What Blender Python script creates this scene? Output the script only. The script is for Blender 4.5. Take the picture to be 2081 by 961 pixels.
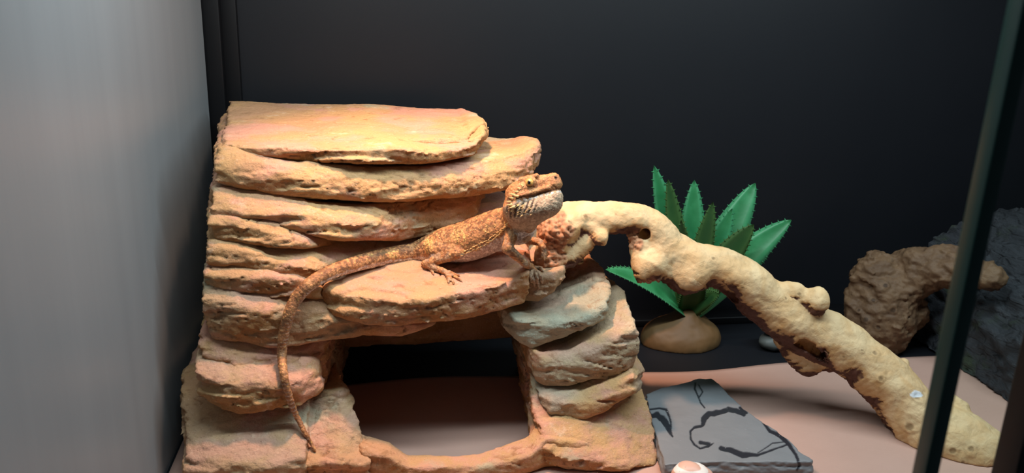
import bpy, math, random
import numpy as np
from mathutils import Vector, Matrix
from mathutils.bvhtree import BVHTree

# ------------------------------------------------------------------ clear
for o in list(bpy.data.objects): bpy.data.objects.remove(o)
scene = bpy.context.scene
COL = scene.collection
CM = 0.01                                   # everything below is written in centimetres

# ------------------------------------------------------------------ camera
CAM_H, CAM_YAW, CAM_PITCH, CAM_ROLL, CAM_F = 39.0, 10.0, 16.5, 2.0, 1600.0
def cam_axes():
    y, p, r = map(math.radians, (CAM_YAW, CAM_PITCH, CAM_ROLL))
    f = np.array([math.sin(y)*math.cos(p), math.cos(y)*math.cos(p), -math.sin(p)])
    r0 = np.array([math.cos(y), -math.sin(y), 0.0]); u0 = np.cross(r0, f)
    rt = math.cos(r)*r0 + math.sin(r)*u0
    return f, rt, np.cross(rt, f)
VF, VR, VU = cam_axes()
VC = np.array([0, 0, CAM_H])
cam_d = bpy.data.cameras.new('camera'); cam = bpy.data.objects.new('camera', cam_d); COL.objects.link(cam)
cam.matrix_world = Matrix(((VR[0], VU[0], -VF[0], 0), (VR[1], VU[1], -VF[1], 0), (VR[2], VU[2], -VF[2], CAM_H*CM), (0, 0, 0, 1)))
cam_d.sensor_width = 36.0; cam_d.lens = 36.0*CAM_F/2081.0
cam_d.clip_start = 0.01
cam_d.dof.use_dof = True; cam_d.dof.focus_distance = 0.77; cam_d.dof.aperture_fstop = 11.0
scene.camera = cam

# ------------------------------------------------------------------ world, lamps, exposure
world = bpy.data.worlds.new('world'); scene.world = world; world.use_nodes = True
world.node_tree.nodes['Background'].inputs[0].default_value = (0.55, 0.68, 0.8, 1)
world.node_tree.nodes['Background'].inputs[1].default_value = 0.06
def lamp(name, kind, loc, target, color, energy, **kw):
    d = bpy.data.lights.new(name, kind); d.color = color; d.energy = energy
    for k, v in kw.items(): setattr(d, k, v)
    o = bpy.data.objects.new(name, d); COL.objects.link(o)
    o.location = Vector(loc)*CM
    o.rotation_euler = (Vector(target)-Vector(loc)).to_track_quat('-Z', 'Y').to_euler()
    return o
# the basking bulb above the rocks and the long cool tube under the lid
lamp('basking_lamp', 'SPOT', (1, 65, 62), (6, 69, 15), (1.0, 0.51, 0.285), 16.5, spot_size=math.radians(66), spot_blend=0.9, shadow_soft_size=0.018)
lamp('basking_lamp_glow', 'POINT', (1, 65, 62), (6, 69, 15), (1.0, 0.78, 0.60), 2.2, shadow_soft_size=0.03)
lamp('tube_lamp', 'AREA', (32, 52, 62), (32, 64, 0), (0.79, 0.94, 1.0), 6.0, shape='RECTANGLE', size=0.96, size_y=0.03)
scene.view_settings.view_transform = 'Standard'; scene.view_settings.look = 'None'
scene.view_settings.gamma = 1.0; scene.view_settings.use_curve_mapping = False
scene.view_settings.exposure = -0.22

# ------------------------------------------------------------------ placing helpers (cm; numbers measured on the photograph, each with its own depth)
def ray(x, y): return VF + VR*(x-1040.5)/1600.0 - VU*(y-480.5)/1600.0
def at_z(x, y, z): d = ray(x, y); return VC + d*(z-CAM_H)/d[2]
def at_y(x, y, Y): d = ray(x, y); return VC + d*Y/d[1]
def px_cm(p): return 1600.0/float((np.asarray(p)-VC) @ VF)      # pixels per cm at a point

# ------------------------------------------------------------------ noise
_rs = np.random.RandomState(7)
_perm = np.tile(_rs.permutation(256), 3).astype(np.int32)
_grad = _rs.normal(size=(256, 3)).astype(np.float32); _grad /= np.linalg.norm(_grad, axis=1)[:, None]
def noise(x, y, z):
    x, y, z = np.broadcast_arrays(np.asarray(x, np.float32), np.asarray(y, np.float32), np.asarray(z, np.float32))
    xi, yi, zi = np.floor(x), np.floor(y), np.floor(z)
    fx, fy, fz = x-xi, y-yi, z-zi
    xi, yi, zi = xi.astype(np.int32) & 255, yi.astype(np.int32) & 255, zi.astype(np.int32) & 255
    u, v, w = fx*fx*fx*(fx*(fx*6-15)+10), fy*fy*fy*(fy*(fy*6-15)+10), fz*fz*fz*(fz*(fz*6-15)+10)
    out = 0
    for i in (0, 1):
        a = _perm[xi+i]
        for j in (0, 1):
            b = _perm[a+((yi+j) & 255)]
            for k in (0, 1):
                g = _grad[_perm[b+((zi+k) & 255)]]
                d = g[..., 0]*(fx-i)+g[..., 1]*(fy-j)+g[..., 2]*(fz-k)
                out = out + d*(u if i else 1-u)*(v if j else 1-v)*(w if k else 1-w)
    return out*1.6
def fbm(x, y, z, n=4, gain=0.5):
    s = 0; a = 1.0; f = 1.0
    for i in range(n):
        s = s + a*noise(x*f+17.3*i, y*f-9.1*i, z*f+4.7*i); a *= gain; f *= 2.03
    return s
def smooth01(t): t = np.clip(t, 0, 1); return t*t*(3-2*t)
def terrace(v, sharp=0.25):
    f = np.floor(v); return f + smooth01((v-f-0.5)/sharp+0.5)
def worley(p):
    """distance to nearest and second nearest jittered cell points"""
    c = np.floor(p).astype(np.int32); fr = p-c
    f1 = np.full(len(p), 9.0, np.float32); f2 = f1.copy(); cid = np.zeros(len(p), np.int32)
    for i in (-1, 0, 1):
        for j in (-1, 0, 1):
            for k in (-1, 0, 1):
                h = _perm[_perm[_perm[(c[:, 0]+i) & 255]+((c[:, 1]+j) & 255)]+((c[:, 2]+k) & 255)]
                q = np.array([i, j, k])+0.5+0.42*_grad[h]
                d = np.linalg.norm(q-fr, axis=1)
                m = d < f1
                f2 = np.where(m, f1, np.minimum(f2, d)); f1 = np.where(m, d, f1); cid = np.where(m, h, cid)
    return f1, f2, cid

# ------------------------------------------------------------------ distance-field modelling
class Field:
    def __init__(s, lo, hi, h):
        s.lo = np.array(lo, np.float32); s.h = h
        s.n = np.ceil((np.array(hi)-np.array(lo))/h).astype(int)+1
        s.v = np.full(s.n, 9.0, np.float32)
    def box(s, lo, hi):
        a = np.clip(np.floor((np.array(lo)-s.lo)/s.h).astype(int), 0, s.n-1)
        b = np.clip(np.ceil((np.array(hi)-s.lo)/s.h).astype(int)+1, a+1, s.n)
        ax = [s.lo[i]+s.h*np.arange(a[i], b[i], dtype=np.float32) for i in range(3)]
        X, Y, Z = np.meshgrid(*ax, indexing='ij', sparse=True)
        return (slice(a[0], b[0]), slice(a[1], b[1]), slice(a[2], b[2])), X, Y, Z
    def union(s, sl, d, k=0.0):
        o = s.v[sl]
        if k <= 0: s.v[sl] = np.minimum(o, d)
        else:
            hh = np.maximum(k-np.abs(o-d), 0)/k
            s.v[sl] = np.minimum(o, d)-hh*hh*k*0.25
    def cut(s, sl, d, k=0.0):
        o = s.v[sl]; d = -d
        if k <= 0: s.v[sl] = np.maximum(o, d)
        else:
            hh = np.maximum(k-np.abs(o-d), 0)/k
            s.v[sl] = np.maximum(o, d)+hh*hh*k*0.25
    def cone(s, a, b, ra, rb, k=0.0, flat=None, cut=False):
        """round cone a-b; flat = (axis, factor) squeezes the section along that axis"""
        a, b = np.array(a, float), np.array(b, float); m = max(ra, rb)*(1.0 if flat is None else max(1, flat[1]))+k+2*s.h
        sl, X, Y, Z = s.box(np.minimum(a, b)-m, np.maximum(a, b)+m)
        ab = b-a; L = max(ab @ ab, 1e-9)
        t = np.clip(((X-a[0])*ab[0]+(Y-a[1])*ab[1]+(Z-a[2])*ab[2])/L, 0, 1)
        qx, qy, qz = X-a[0]-t*ab[0], Y-a[1]-t*ab[1], Z-a[2]-t*ab[2]
        r = ra+(rb-ra)*t
        if flat is None: d = np.sqrt(qx*qx+qy*qy+qz*qz)-r
        else:
            n, fac = np.array(flat[0], float), flat[1]; n /= np.linalg.norm(n)
            c = qx*n[0]+qy*n[1]+qz*n[2]; g = c/fac-c
            qx, qy, qz = qx+g*n[0], qy+g*n[1], qz+g*n[2]
            d = (np.sqrt(qx*qx+qy*qy+qz*qz)-r)*min(1, fac)
        (s.cut if cut else s.union)(sl, d, k)
    def ball(s, c, r, axes=None, k=0.0, cut=False):
        """ellipsoid with radii r=(ra,rb,rc) along axes (rows)"""
        c = np.array(c, float); r = np.array(r, float)*np.ones(3); A = np.eye(3) if axes is None else np.array(axes)
        m = r.max()+k+2*s.h
        sl, X, Y, Z = s.box(c-m, c+m)
        q = [((X-c[0])*A[i, 0]+(Y-c[1])*A[i, 1]+(Z-c[2])*A[i, 2]) for i in range(3)]
        k0 = np.sqrt(sum((q[i]/r[i])**2 for i in range(3)))
        k1 = np.sqrt(sum((q[i]/r[i]**2)**2 for i in range(3)))+1e-6
        d = k0*(k0-1)/k1
        (s.cut if cut else s.union)(sl, d, k)
    def mesh(s):
        v = s.v; ins = v < 0
        n = np.array(v.shape)-1
        cnt = np.zeros(n, np.int8)
        for i in (0, 1):
            for j in (0, 1):
                for k in (0, 1): cnt += ins[i:i+n[0], j:j+n[1], k:k+n[2]]
        act = (cnt > 0) & (cnt < 8)
        idx = np.full(n, -1, np.int32); ii = np.argwhere(act); idx[act] = np.arange(len(ii))
        acc = np.zeros((len(ii), 3), np.float32); num = np.zeros(len(ii), np.float32)
        cor = [(i, j, k) for i in (0, 1) for j in (0, 1) for k in (0, 1)]
        val = {c: v[ii[:, 0]+c[0], ii[:, 1]+c[1], ii[:, 2]+c[2]] for c in cor}
        for c in cor:
            for ax in range(3):
                if c[ax]: continue
                e = list(c); e[ax] = 1; e = tuple(e)
                a, b = val[c], val[e]; m = (a < 0) != (b < 0)
                t = np.where(m, a/np.where(m, a-b, 1), 0)
                p = np.tile(np.array(c, np.float32), (len(ii), 1)); p[:, ax] += t
                acc += p*m[:, None]; num += m
        verts = s.lo+s.h*(ii+acc/num[:, None])
        quads = []
        for ax in range(3):
            b, c = (ax+1) % 3, (ax+2) % 3
            sh = [slice(None)]*3; s0 = list(sh); s1 = list(sh)
            s0[ax] = slice(0, -1); s1[ax] = slice(1, None)
            A, B = ins[tuple(s0)], ins[tuple(s1)]
            e = np.argwhere(A != B)
            e = e[(e[:, b] > 0) & (e[:, c] > 0) & (e[:, b] < n[b]) & (e[:, c] < n[c])]
            fl = A[e[:, 0], e[:, 1], e[:, 2]]
            def cell(db, dc):
                q = e.copy(); q[:, b] += db; q[:, c] += dc; return idx[q[:, 0], q[:, 1], q[:, 2]]
            q = np.stack([cell(-1, -1), cell(0, -1), cell(0, 0), cell(-1, 0)], 1)
            q[~fl] = q[~fl][:, ::-1]; quads.append(q)
        return verts.astype(np.float32), np.concatenate(quads)

def normals(v, q):
    fn = np.cross(v[q[:, 2]]-v[q[:, 0]], v[q[:, 3]]-v[q[:, 1]])
    n = np.zeros_like(v)
    for i in range(4): np.add.at(n, q[:, i], fn)
    return n/(np.linalg.norm(n, axis=1)[:, None]+1e-9)
def relax(v, q, it=1, f=0.5):
    for _ in range(it):
        s = np.zeros_like(v); c = np.zeros(len(v), np.float32)
        for i in range(4):
            for j in (1, 3):
                np.add.at(s, q[:, i], v[q[:, (i+j) % 4]]); np.add.at(c, q[:, i], 1)
        v = v+(s/np.maximum(c, 1)[:, None]-v)*f
    return v

# ------------------------------------------------------------------ object helpers
def make(name, verts, faces, mat, parent=None, origin=None, smooth=True, attrs=None):
    verts = np.asarray(verts, np.float32); 
    if origin is None: origin = np.array(parent['o_']) if parent is not None and 'o_' in parent else np.zeros(3)
    me = bpy.data.meshes.new(name)
    co = ((verts-np.asarray(origin, np.float32))*CM).astype(np.float32)
    if isinstance(faces, np.ndarray) and len(faces):
        k = faces.shape[1]
        me.vertices.add(len(co)); me.vertices.foreach_set('co', co.ravel())
        me.loops.add(faces.size); me.loops.foreach_set('vertex_index', faces.astype(np.int32).ravel())
        me.polygons.add(len(faces)); me.polygons.foreach_set('loop_start', np.arange(0, faces.size, k, dtype=np.int32))
        me.update(calc_edges=True); me.validate()
    else:
        me.from_pydata([tuple(map(float, c)) for c in co], [], faces); me.update()
    me.polygons.foreach_set('use_smooth', np.full(len(me.polygons), smooth, bool))
    for k, a in (attrs or {}).items():
        at = me.attributes.new(k, 'FLOAT', 'POINT'); at.data.foreach_set('value', np.asarray(a, np.float32))
    me.materials.append(mat)
    o = bpy.data.objects.new(name, me); COL.objects.link(o)
    if parent is not None: o.parent = parent
    else: o.location = Vector([float(c) for c in origin])*CM
    return o
def tag(o, label, cat, group=None):
    o['label'] = label; o['category'] = cat
    if group: o['group'] = group
    return o
def thing(name, loc, label, cat, group=None):
    o = bpy.data.objects.new(name, None); COL.objects.link(o); o.empty_display_size = 0.02
    o.location = Vector([float(c) for c in loc])*CM; o['o_'] = [float(c) for c in loc]
    return tag(o, label, cat, group)
def box_mesh(lo, hi, bev=0.0):
    x0, y0, z0 = lo; x1, y1, z1 = hi
    if bev <= 0:
        v = [(x, y, z) for x in (x0, x1) for y in (y0, y1) for z in (z0, z1)]
        return np.array(v, float), [(0, 1, 3, 2), (4, 6, 7, 5), (0, 4, 5, 1), (2, 3, 7, 6), (0, 2, 6, 4), (1, 5, 7, 3)]
    import bmesh
    bm = bmesh.new(); bmesh.ops.create_cube(bm, size=1)
    for vv in bm.verts: vv.co = ((x0+x1)/2+vv.co.x*(x1-x0), (y0+y1)/2+vv.co.y*(y1-y0), (z0+z1)/2+vv.co.z*(z1-z0))
    bmesh.ops.bevel(bm, geom=list(bm.edges), offset=bev, segments=2, affect='EDGES', profile=0.5)
    bm.verts.index_update()
    v = np.array([tuple(q.co) for q in bm.verts]); f = [tuple(q.index for q in g.verts) for g in bm.faces]; bm.free()
    return v, f
def struct(name, lo, hi, mat, bev=0.0, smooth=False):
    v, f = box_mesh(lo, hi, bev); o = make(name, v, f, mat, origin=((lo[0]+hi[0])/2, (lo[1]+hi[1])/2, lo[2]), smooth=smooth); o['kind'] = 'structure'; return o
def spline(pts, n):
    """Catmull-Rom through rows of numbers"""
    p = np.array(pts, float); p = np.vstack([2*p[0]-p[1], p, 2*p[-1]-p[-2]]); m = len(p)-3
    t = np.linspace(0, m-1e-6, n); i = t.astype(int); f = (t-i)[:, None]
    a, b, c, d = p[i], p[i+1], p[i+2], p[i+3]
    return 0.5*(2*b+(c-a)*f+(2*a-5*b+4*c-d)*f**2+(3*b-a-3*c+d)*f**3)

# ------------------------------------------------------------------ materials
class Mat:
    def __init__(s, name, rough=0.7, spec=0.3):
        s.m = bpy.data.materials.new(name); s.m.use_nodes = True; s.t = s.m.node_tree
        s.b = s.t.nodes['Principled BSDF']; s.b.inputs['Roughness'].default_value = rough
        s.b.inputs['Specular IOR Level'].default_value = spec
        s.co = s.t.nodes.new('ShaderNodeTexCoord').outputs['Object']
    def n(s, t, **kw):
        n = s.t.nodes.new(t)
        for k, v in kw.items(): setattr(n, k, v)
        return n
    def link(s, a, b): s.t.links.new(a, b)
    def mapped(s, sc):
        m = s.n('ShaderNodeMapping'); m.inputs['Scale'].default_value = sc; s.link(s.co, m.inputs[0]); return m.outputs[0]
    def noise(s, scale, detail=4, rough=0.55, vec=None, dist=0.0):
        n = s.n('ShaderNodeTexNoise'); n.inputs['Scale'].default_value = scale; n.inputs['Detail'].default_value = detail
        n.inputs['Roughness'].default_value = rough; n.inputs['Distortion'].default_value = dist
        s.link(vec or s.co, n.inputs['Vector']); return n.outputs['Fac']
    def voro(s, scale, vec=None, feature='F1', out='Distance'):
        n = s.n('ShaderNodeTexVoronoi', feature=feature); n.inputs['Scale'].default_value = scale
        s.link(vec or s.co, n.inputs['Vector']); return n.outputs[out]
    def wave(s, scale, dist, vec=None, detail=2, dscale=1.0, direction='X'):
        n = s.n('ShaderNodeTexWave', bands_direction=direction); n.inputs['Scale'].default_value = scale; n.inputs['Distortion'].default_value = dist
        n.inputs['Detail'].default_value = detail; n.inputs['Detail Scale'].default_value = dscale
        s.link(vec or s.co, n.inputs['Vector']); return n.outputs['Fac']
    def ramp(s, fac, a, b, lo=0.0, hi=1.0):
        m = s.n('ShaderNodeMapRange', interpolation_type='SMOOTHSTEP'); m.inputs['From Min'].default_value = a; m.inputs['From Max'].default_value = b
        m.inputs['To Min'].default_value = lo; m.inputs['To Max'].default_value = hi
        s.link(fac, m.inputs['Value']); return m.outputs['Result']
    def math(s, op, a, b):
        m = s.n('ShaderNodeMath', operation=op)
        for i, v in enumerate((a, b)):
            if isinstance(v, (int, float)): m.inputs[i].default_value = v
            else: s.link(v, m.inputs[i])
        return m.outputs[0]
    def mix(s, fac, a, b, mode='MIX'):
        m = s.n('ShaderNodeMix', data_type='RGBA', blend_type=mode)
        for sock, v in ((m.inputs[0], fac), (m.inputs[6], a), (m.inputs[7], b)):
            if isinstance(v, tuple): sock.default_value = v if len(v) == 4 else v+(1,)
            elif isinstance(v, (int, float)): sock.default_value = v
            else: s.link(v, sock)
        return m.outputs[2]
    def attr(s, name): n = s.n('ShaderNodeAttribute', attribute_name=name); return n.outputs['Fac']
    def color(s, c):
        if isinstance(c, tuple): s.b.inputs['Base Color'].default_value = c if len(c) == 4 else c+(1,)
        else: s.link(c, s.b.inputs['Base Color'])
        return s
    def rough(s, r): s.link(r, s.b.inputs['Roughness']); return s
    def bump(s, h, strength=0.5, dist=0.001):
        n = s.n('ShaderNodeBump'); n.inputs['Strength'].default_value = strength; n.inputs['Distance'].default_value = dist
        prev = s.b.inputs['Normal'].links
        if prev: s.link(prev[0].from_socket, n.inputs['Normal'])
        s.link(h, n.inputs['Height']); s.link(n.outputs[0], s.b.inputs['Normal']); return s
    def normal_z(s):
        g = s.n('ShaderNodeNewGeometry'); x = s.n('ShaderNodeSeparateXYZ'); s.link(g.outputs['Normal'], x.inputs[0]); return x.outputs[2]

def mat_plain(name, c, rough=0.6, spec=0.3, var=0.08, scale=40):
    m = Mat(name, rough, spec); f = m.noise(scale, 5)
    m.color(m.mix(f, tuple(x*(1-var) for x in c), tuple(min(1, x*(1+var)) for x in c))); return m.m

def mat_black_panel():
    m = Mat('black_melamine', 0.5, 0.35)
    m.color(m.mix(m.noise(8, 3), (0.006, 0.007, 0.010), (0.009, 0.010, 0.013)))
    m.bump(m.noise(900, 2), 0.08, 0.0004); return m.m
def mat_left_wall():
    m = Mat('pale_satin_panel', 0.42, 0.5)
    st = m.noise(14, 4, 0.6, m.mapped((3, 3, 0.12)))
    m.color(m.mix(st, (0.205, 0.222, 0.235), (0.262, 0.280, 0.295)))
    m.bump(m.noise(60, 3, 0.5, m.mapped((3, 3, 0.06))), 0.06, 0.001); return m.m
def mat_mat():
    m = Mat('woven_liner', 0.75, 0.2)
    m.color(m.mix(m.noise(25, 4), (0.47, 0.295, 0.235), (0.53, 0.34, 0.275)))
    w = m.n('ShaderNodeTexBrick'); w.inputs['Scale'].default_value = 260; w.inputs['Mortar Size'].default_value = 0.12
    w.offset = 0.5; w.inputs['Brick Width'].default_value = 0.9; w.inputs['Row Height'].default_value = 0.7; m.link(m.co, w.inputs['Vector'])
    w.inputs['Color1'].default_value = (1, 1, 1, 1); w.inputs['Color2'].default_value = (.8, .8, .8, 1); w.inputs['Mortar'].default_value = (0, 0, 0, 1)
    m.bump(w.outputs['Color'], 0.35, 0.0008); return m.m
def mat_hide():
    m = Mat('painted_resin_rock', 0.78, 0.25)
    n1, n2, n3 = m.noise(9, 5, 0.6), m.noise(16, 5, 0.6, m.mapped((1, 1, 2.2))), m.noise(60, 6, 0.65)
    c = m.mix(m.ramp(n1, .35, .62), (0.47, 0.265, 0.145), (0.52, 0.32, 0.145))
    c = m.mix(m.ramp(n2, .46, .62, 0, .85), c, (0.56, 0.29, 0.215))                 # pink wash
    c = m.mix(m.ramp(m.noise(13, 4, .6, m.mapped((1.3, 1.3, 2))), .58, .70, 0, .85), c, (0.40, 0.36, 0.24))   # grey-green wash
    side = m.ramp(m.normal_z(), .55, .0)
    c = m.mix(m.math('MULTIPLY', side, m.ramp(m.noise(22, 4), .35, .6, .2, .9)), c, (0.36, 0.175, 0.06))   # patchy darker ochre on steep and down-facing faces
    c = m.mix(m.math('MULTIPLY', m.attr('green'), m.ramp(m.noise(20, 4), .3, .6, .5, 1)), c, (0.36, 0.36, 0.27))
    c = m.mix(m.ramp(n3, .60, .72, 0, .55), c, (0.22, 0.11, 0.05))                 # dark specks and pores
    c = m.mix(m.ramp(m.noise(35, 6, .7), .60, .70, 0, .5), c, (0.66, 0.50, 0.36))  # dry-brushed pale flecks
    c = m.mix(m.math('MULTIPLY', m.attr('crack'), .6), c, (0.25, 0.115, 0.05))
    c = m.mix(m.ramp(m.noise(700, 3, .6), .60, .70, 0, .5), c, (0.20, 0.10, 0.05))
    c = m.mix(m.ramp(m.noise(520, 3, .6), .60, .70, 0, .35), c, (0.72, 0.55, 0.40))
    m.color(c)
    m.bump(m.noise(75, 8, 0.65, m.mapped((1, 1, 1.8))), 0.55, 0.004)
    m.bump(m.noise(320, 5, 0.65), 0.6, 0.0018); return m.m
def mat_dragon():
    m = Mat('bearded_dragon_skin', 0.62, 0.35)
    dk, be, ye, bd = m.attr('dark'), m.attr('belly'), m.attr('yellow'), m.attr('beard')
    n1 = m.noise(150, 4, .6)
    c = m.mix(m.ramp(n1, .3, .7), (0.38, 0.155, 0.06), (0.58, 0.29, 0.12))
    c = m.mix(ye, c, (0.80, 0.52, 0.16))
    c = m.mix(dk, c, (0.145, 0.062, 0.028))
    c = m.mix(bd, c, m.mix(m.ramp(m.noise(170, 3), .4, .6), (0.42, 0.30, 0.20), (0.56, 0.42, 0.28)))
    c = m.mix(be, c, m.mix(m.ramp(m.noise(220, 3), .45, .6), (0.56, 0.46, 0.40), (0.84, 0.78, 0.70)))
    c = m.mix(m.math('MULTIPLY', m.attr('seam'), .55), c, (0.13, 0.065, 0.035))
    c = m.mix(m.attr('ink'), c, (0.035, 0.022, 0.018))
    m.color(c); m.bump(m.voro(900), 0.45, 0.0006); return m.m
def mat_wood(name, pale, gold, dark, bumps=1.0):
    m = Mat(name, 0.62, 0.28)
    gr = m.noise(28, 6, .6, dist=1.2)
    c = m.mix(m.ramp(gr, .35, .65), pale, gold)
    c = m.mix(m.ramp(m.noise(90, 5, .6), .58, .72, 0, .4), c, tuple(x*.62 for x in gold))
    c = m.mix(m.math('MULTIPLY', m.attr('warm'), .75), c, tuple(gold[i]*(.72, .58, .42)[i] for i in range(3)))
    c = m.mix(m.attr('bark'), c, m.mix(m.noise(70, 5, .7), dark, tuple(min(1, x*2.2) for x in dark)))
    c = m.mix(m.math('MULTIPLY', m.attr('red'), .8), c, (0.46, 0.19, 0.10))
    c = m.mix(m.attr('knot'), c, tuple(x*.42 for x in gold))
    c = m.mix(m.attr('pale'), c, (0.75, 0.80, 0.84))
    m.color(c); m.bump(m.noise(120, 6, .6, dist=.6), 0.5*bumps, 0.0022); m.bump(m.noise(420, 3), 0.25*bumps, 0.0008); return m.m
def mat_leaf(name, a, b):
    m = Mat(name, 0.42, 0.45)
    c = m.mix(m.ramp(m.attr('edge'), .0, 1.0), a, b)
    c = m.mix(m.ramp(m.noise(30, 3), .4, .7, 0, .35), c, tuple(min(1, x*1.4) for x in b))
    m.color(c); m.bump(m.noise(200, 4), 0.12, 0.001)
    return m.m
def mat_slate():
    m = Mat('grey_slate', 0.48, 0.4)
    c = m.mix(m.noise(30, 5), (0.165, 0.175, 0.185), (0.215, 0.225, 0.235))
    c = m.mix(m.attr('blue'), c, (0.07, 0.115, 0.155))
    c = m.mix(m.attr('ink'), c, (0.022, 0.023, 0.030))
    c = m.mix(m.ramp(m.noise(220, 3), .68, .76, 0, .5), c, (0.32, 0.34, 0.36))
    m.color(c); m.rough(m.ramp(m.attr('ink'), 0, 1, .50, .34)); m.bump(m.noise(160, 6), 0.22, 0.0012); return m.m
def mat_cork():
    m = Mat('weathered_cork_bark', 0.8, 0.25)
    v = m.mapped((1, .35, 1))
    c = m.mix(m.noise(40, 6, .65, v), (0.014, 0.016, 0.020), (0.085, 0.092, 0.105))
    c = m.mix(m.ramp(m.noise(16, 4), .56, .68, 0, .6), c, (0.055, 0.085, 0.030))
    c = m.mix(m.ramp(m.noise(24, 3), .60, .72, 0, .5), c, (0.12, 0.075, 0.055))
    m.color(c); m.bump(m.noise(90, 8, .7, v), 1.0, 0.010); m.bump(m.ramp(m.voro(70, m.mapped((1, .4, 1)), 'DISTANCE_TO_EDGE'), 0, .12), .6, .004); return m.m

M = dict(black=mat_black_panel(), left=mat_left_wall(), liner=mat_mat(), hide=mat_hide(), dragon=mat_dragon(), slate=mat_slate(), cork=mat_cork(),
  trim=mat_plain('black_plastic_trim', (0.004, 0.004, 0.005), .5, .25),
  wood=mat_wood('pale_driftwood', (0.72, 0.53, 0.30), (0.66, 0.43, 0.21), (0.065, 0.026, 0.017)),
  wood2=mat_wood('brown_driftwood', (0.165, 0.098, 0.052), (0.115, 0.066, 0.036), (0.035, 0.022, 0.016)),
  leaf=mat_leaf('green_leaf', (0.022, 0.185, 0.060), (0.06, 0.30, 0.13)), leaf_d=mat_leaf('olive_leaf', (0.020, 0.080, 0.022), (0.055, 0.13, 0.035)))

# ------------------------------------------------------------------ the enclosure
XL = -18.0; YB = 92.0; XR = 104.0; YF = 22.0; ZT = 64.0
struct('floor', (XL-1.5, YF, -1.6), (XR+1.5, YB+1.5, 0), M['black'])
struct('wall_back', (XL-1.5, YB, 0), (XR+1.5, YB+1.5, ZT), M['black'])
struct('wall_left', (XL-1.5, YF, 0), (XL, 90.0, ZT), M['left'])
struct('wall_right', (XR, YF, 0), (XR+1.5, YB, ZT), M['black'])
struct('trim_1', (XL-0.2, 90.3, 0), (XL+1.7, YB+.1, ZT), M['trim'], .15, True)
struct('trim_2', (XL+1.6, 91.2, 0), (XL+3.3, YB+.1, ZT), M['trim'], .15, True)
struct('baseboard_back', (XL+3.2, 88.6, 0), (XR, YB+.1, 1.0), M['trim'], .18, True)

# ------------------------------------------------------------------ liner sheet on the floor
def build_liner():
    nx, ny = 130, 80
    xs = np.linspace(XL+.3, 66.3, nx); ys = np.linspace(30, 76.2, ny)
    X, Y = np.meshgrid(xs, ys, indexing='ij')
    Y = Y+smooth01((Y-66)/10)*(.5*np.sin(X*.13+.6)+.25*np.sin(X*.31))
    Z = .24+0*X
    top = np.stack([X, Y, Z], -1).reshape(-1, 3); bot = top.copy(); bot[:, 2] -= .2
    I = np.arange(nx*ny).reshape(nx, ny); N = nx*ny
    q = np.stack([I[:-1, :-1], I[1:, :-1], I[1:, 1:], I[:-1, 1:]], -1).reshape(-1, 4)
    f = [q, q[:, ::-1]+N]
    for e in (I[:, 0], I[-1, :], I[::-1, -1], I[0, ::-1]): f.append(np.stack([e[:-1], e[:-1]+N, e[1:]+N, e[1:]], -1))
    o = make('floor_liner', np.vstack([top, bot]), np.vstack(f), M['liner'], origin=(24, 53, 0))
    tag(o, 'pinkish tan woven liner sheet spread over the black floor', 'liner')
build_liner()

# ------------------------------------------------------------------ the layered rock hide
def poly_sdf(X, Y, P):
    d = np.full(np.broadcast(X, Y).shape, 1e9, np.float32); s = np.ones(d.shape, np.float32)
    n = len(P)
    for i in range(n):
        a, b = P[i], P[i-1]
        ex, ey = b[0]-a[0], b[1]-a[1]; wx, wy = X-a[0], Y-a[1]
        t = np.clip((wx*ex+wy*ey)/(ex*ex+ey*ey+1e-9), 0, 1)
        bx, by = wx-ex*t, wy-ey*t
        d = np.minimum(d, bx*bx+by*by)
        c1, c2, c3 = Y >= a[1], Y < b[1], ex*wy > ey*wx
        flip = (c1 & c2 & c3) | (~c1 & ~c2 & ~c3)
        s = np.where(flip, -s, s)
    return s*np.sqrt(d)

HIDE_O = (3.0, 72.0, 0.22)
hide = thing('rock_hide', HIDE_O, 'sandy orange layered rock hide with an arched opening and a flat basking ledge', 'rock hide')
HV, HQ = [], []                                  # kept for resting the lizard on the rock

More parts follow.
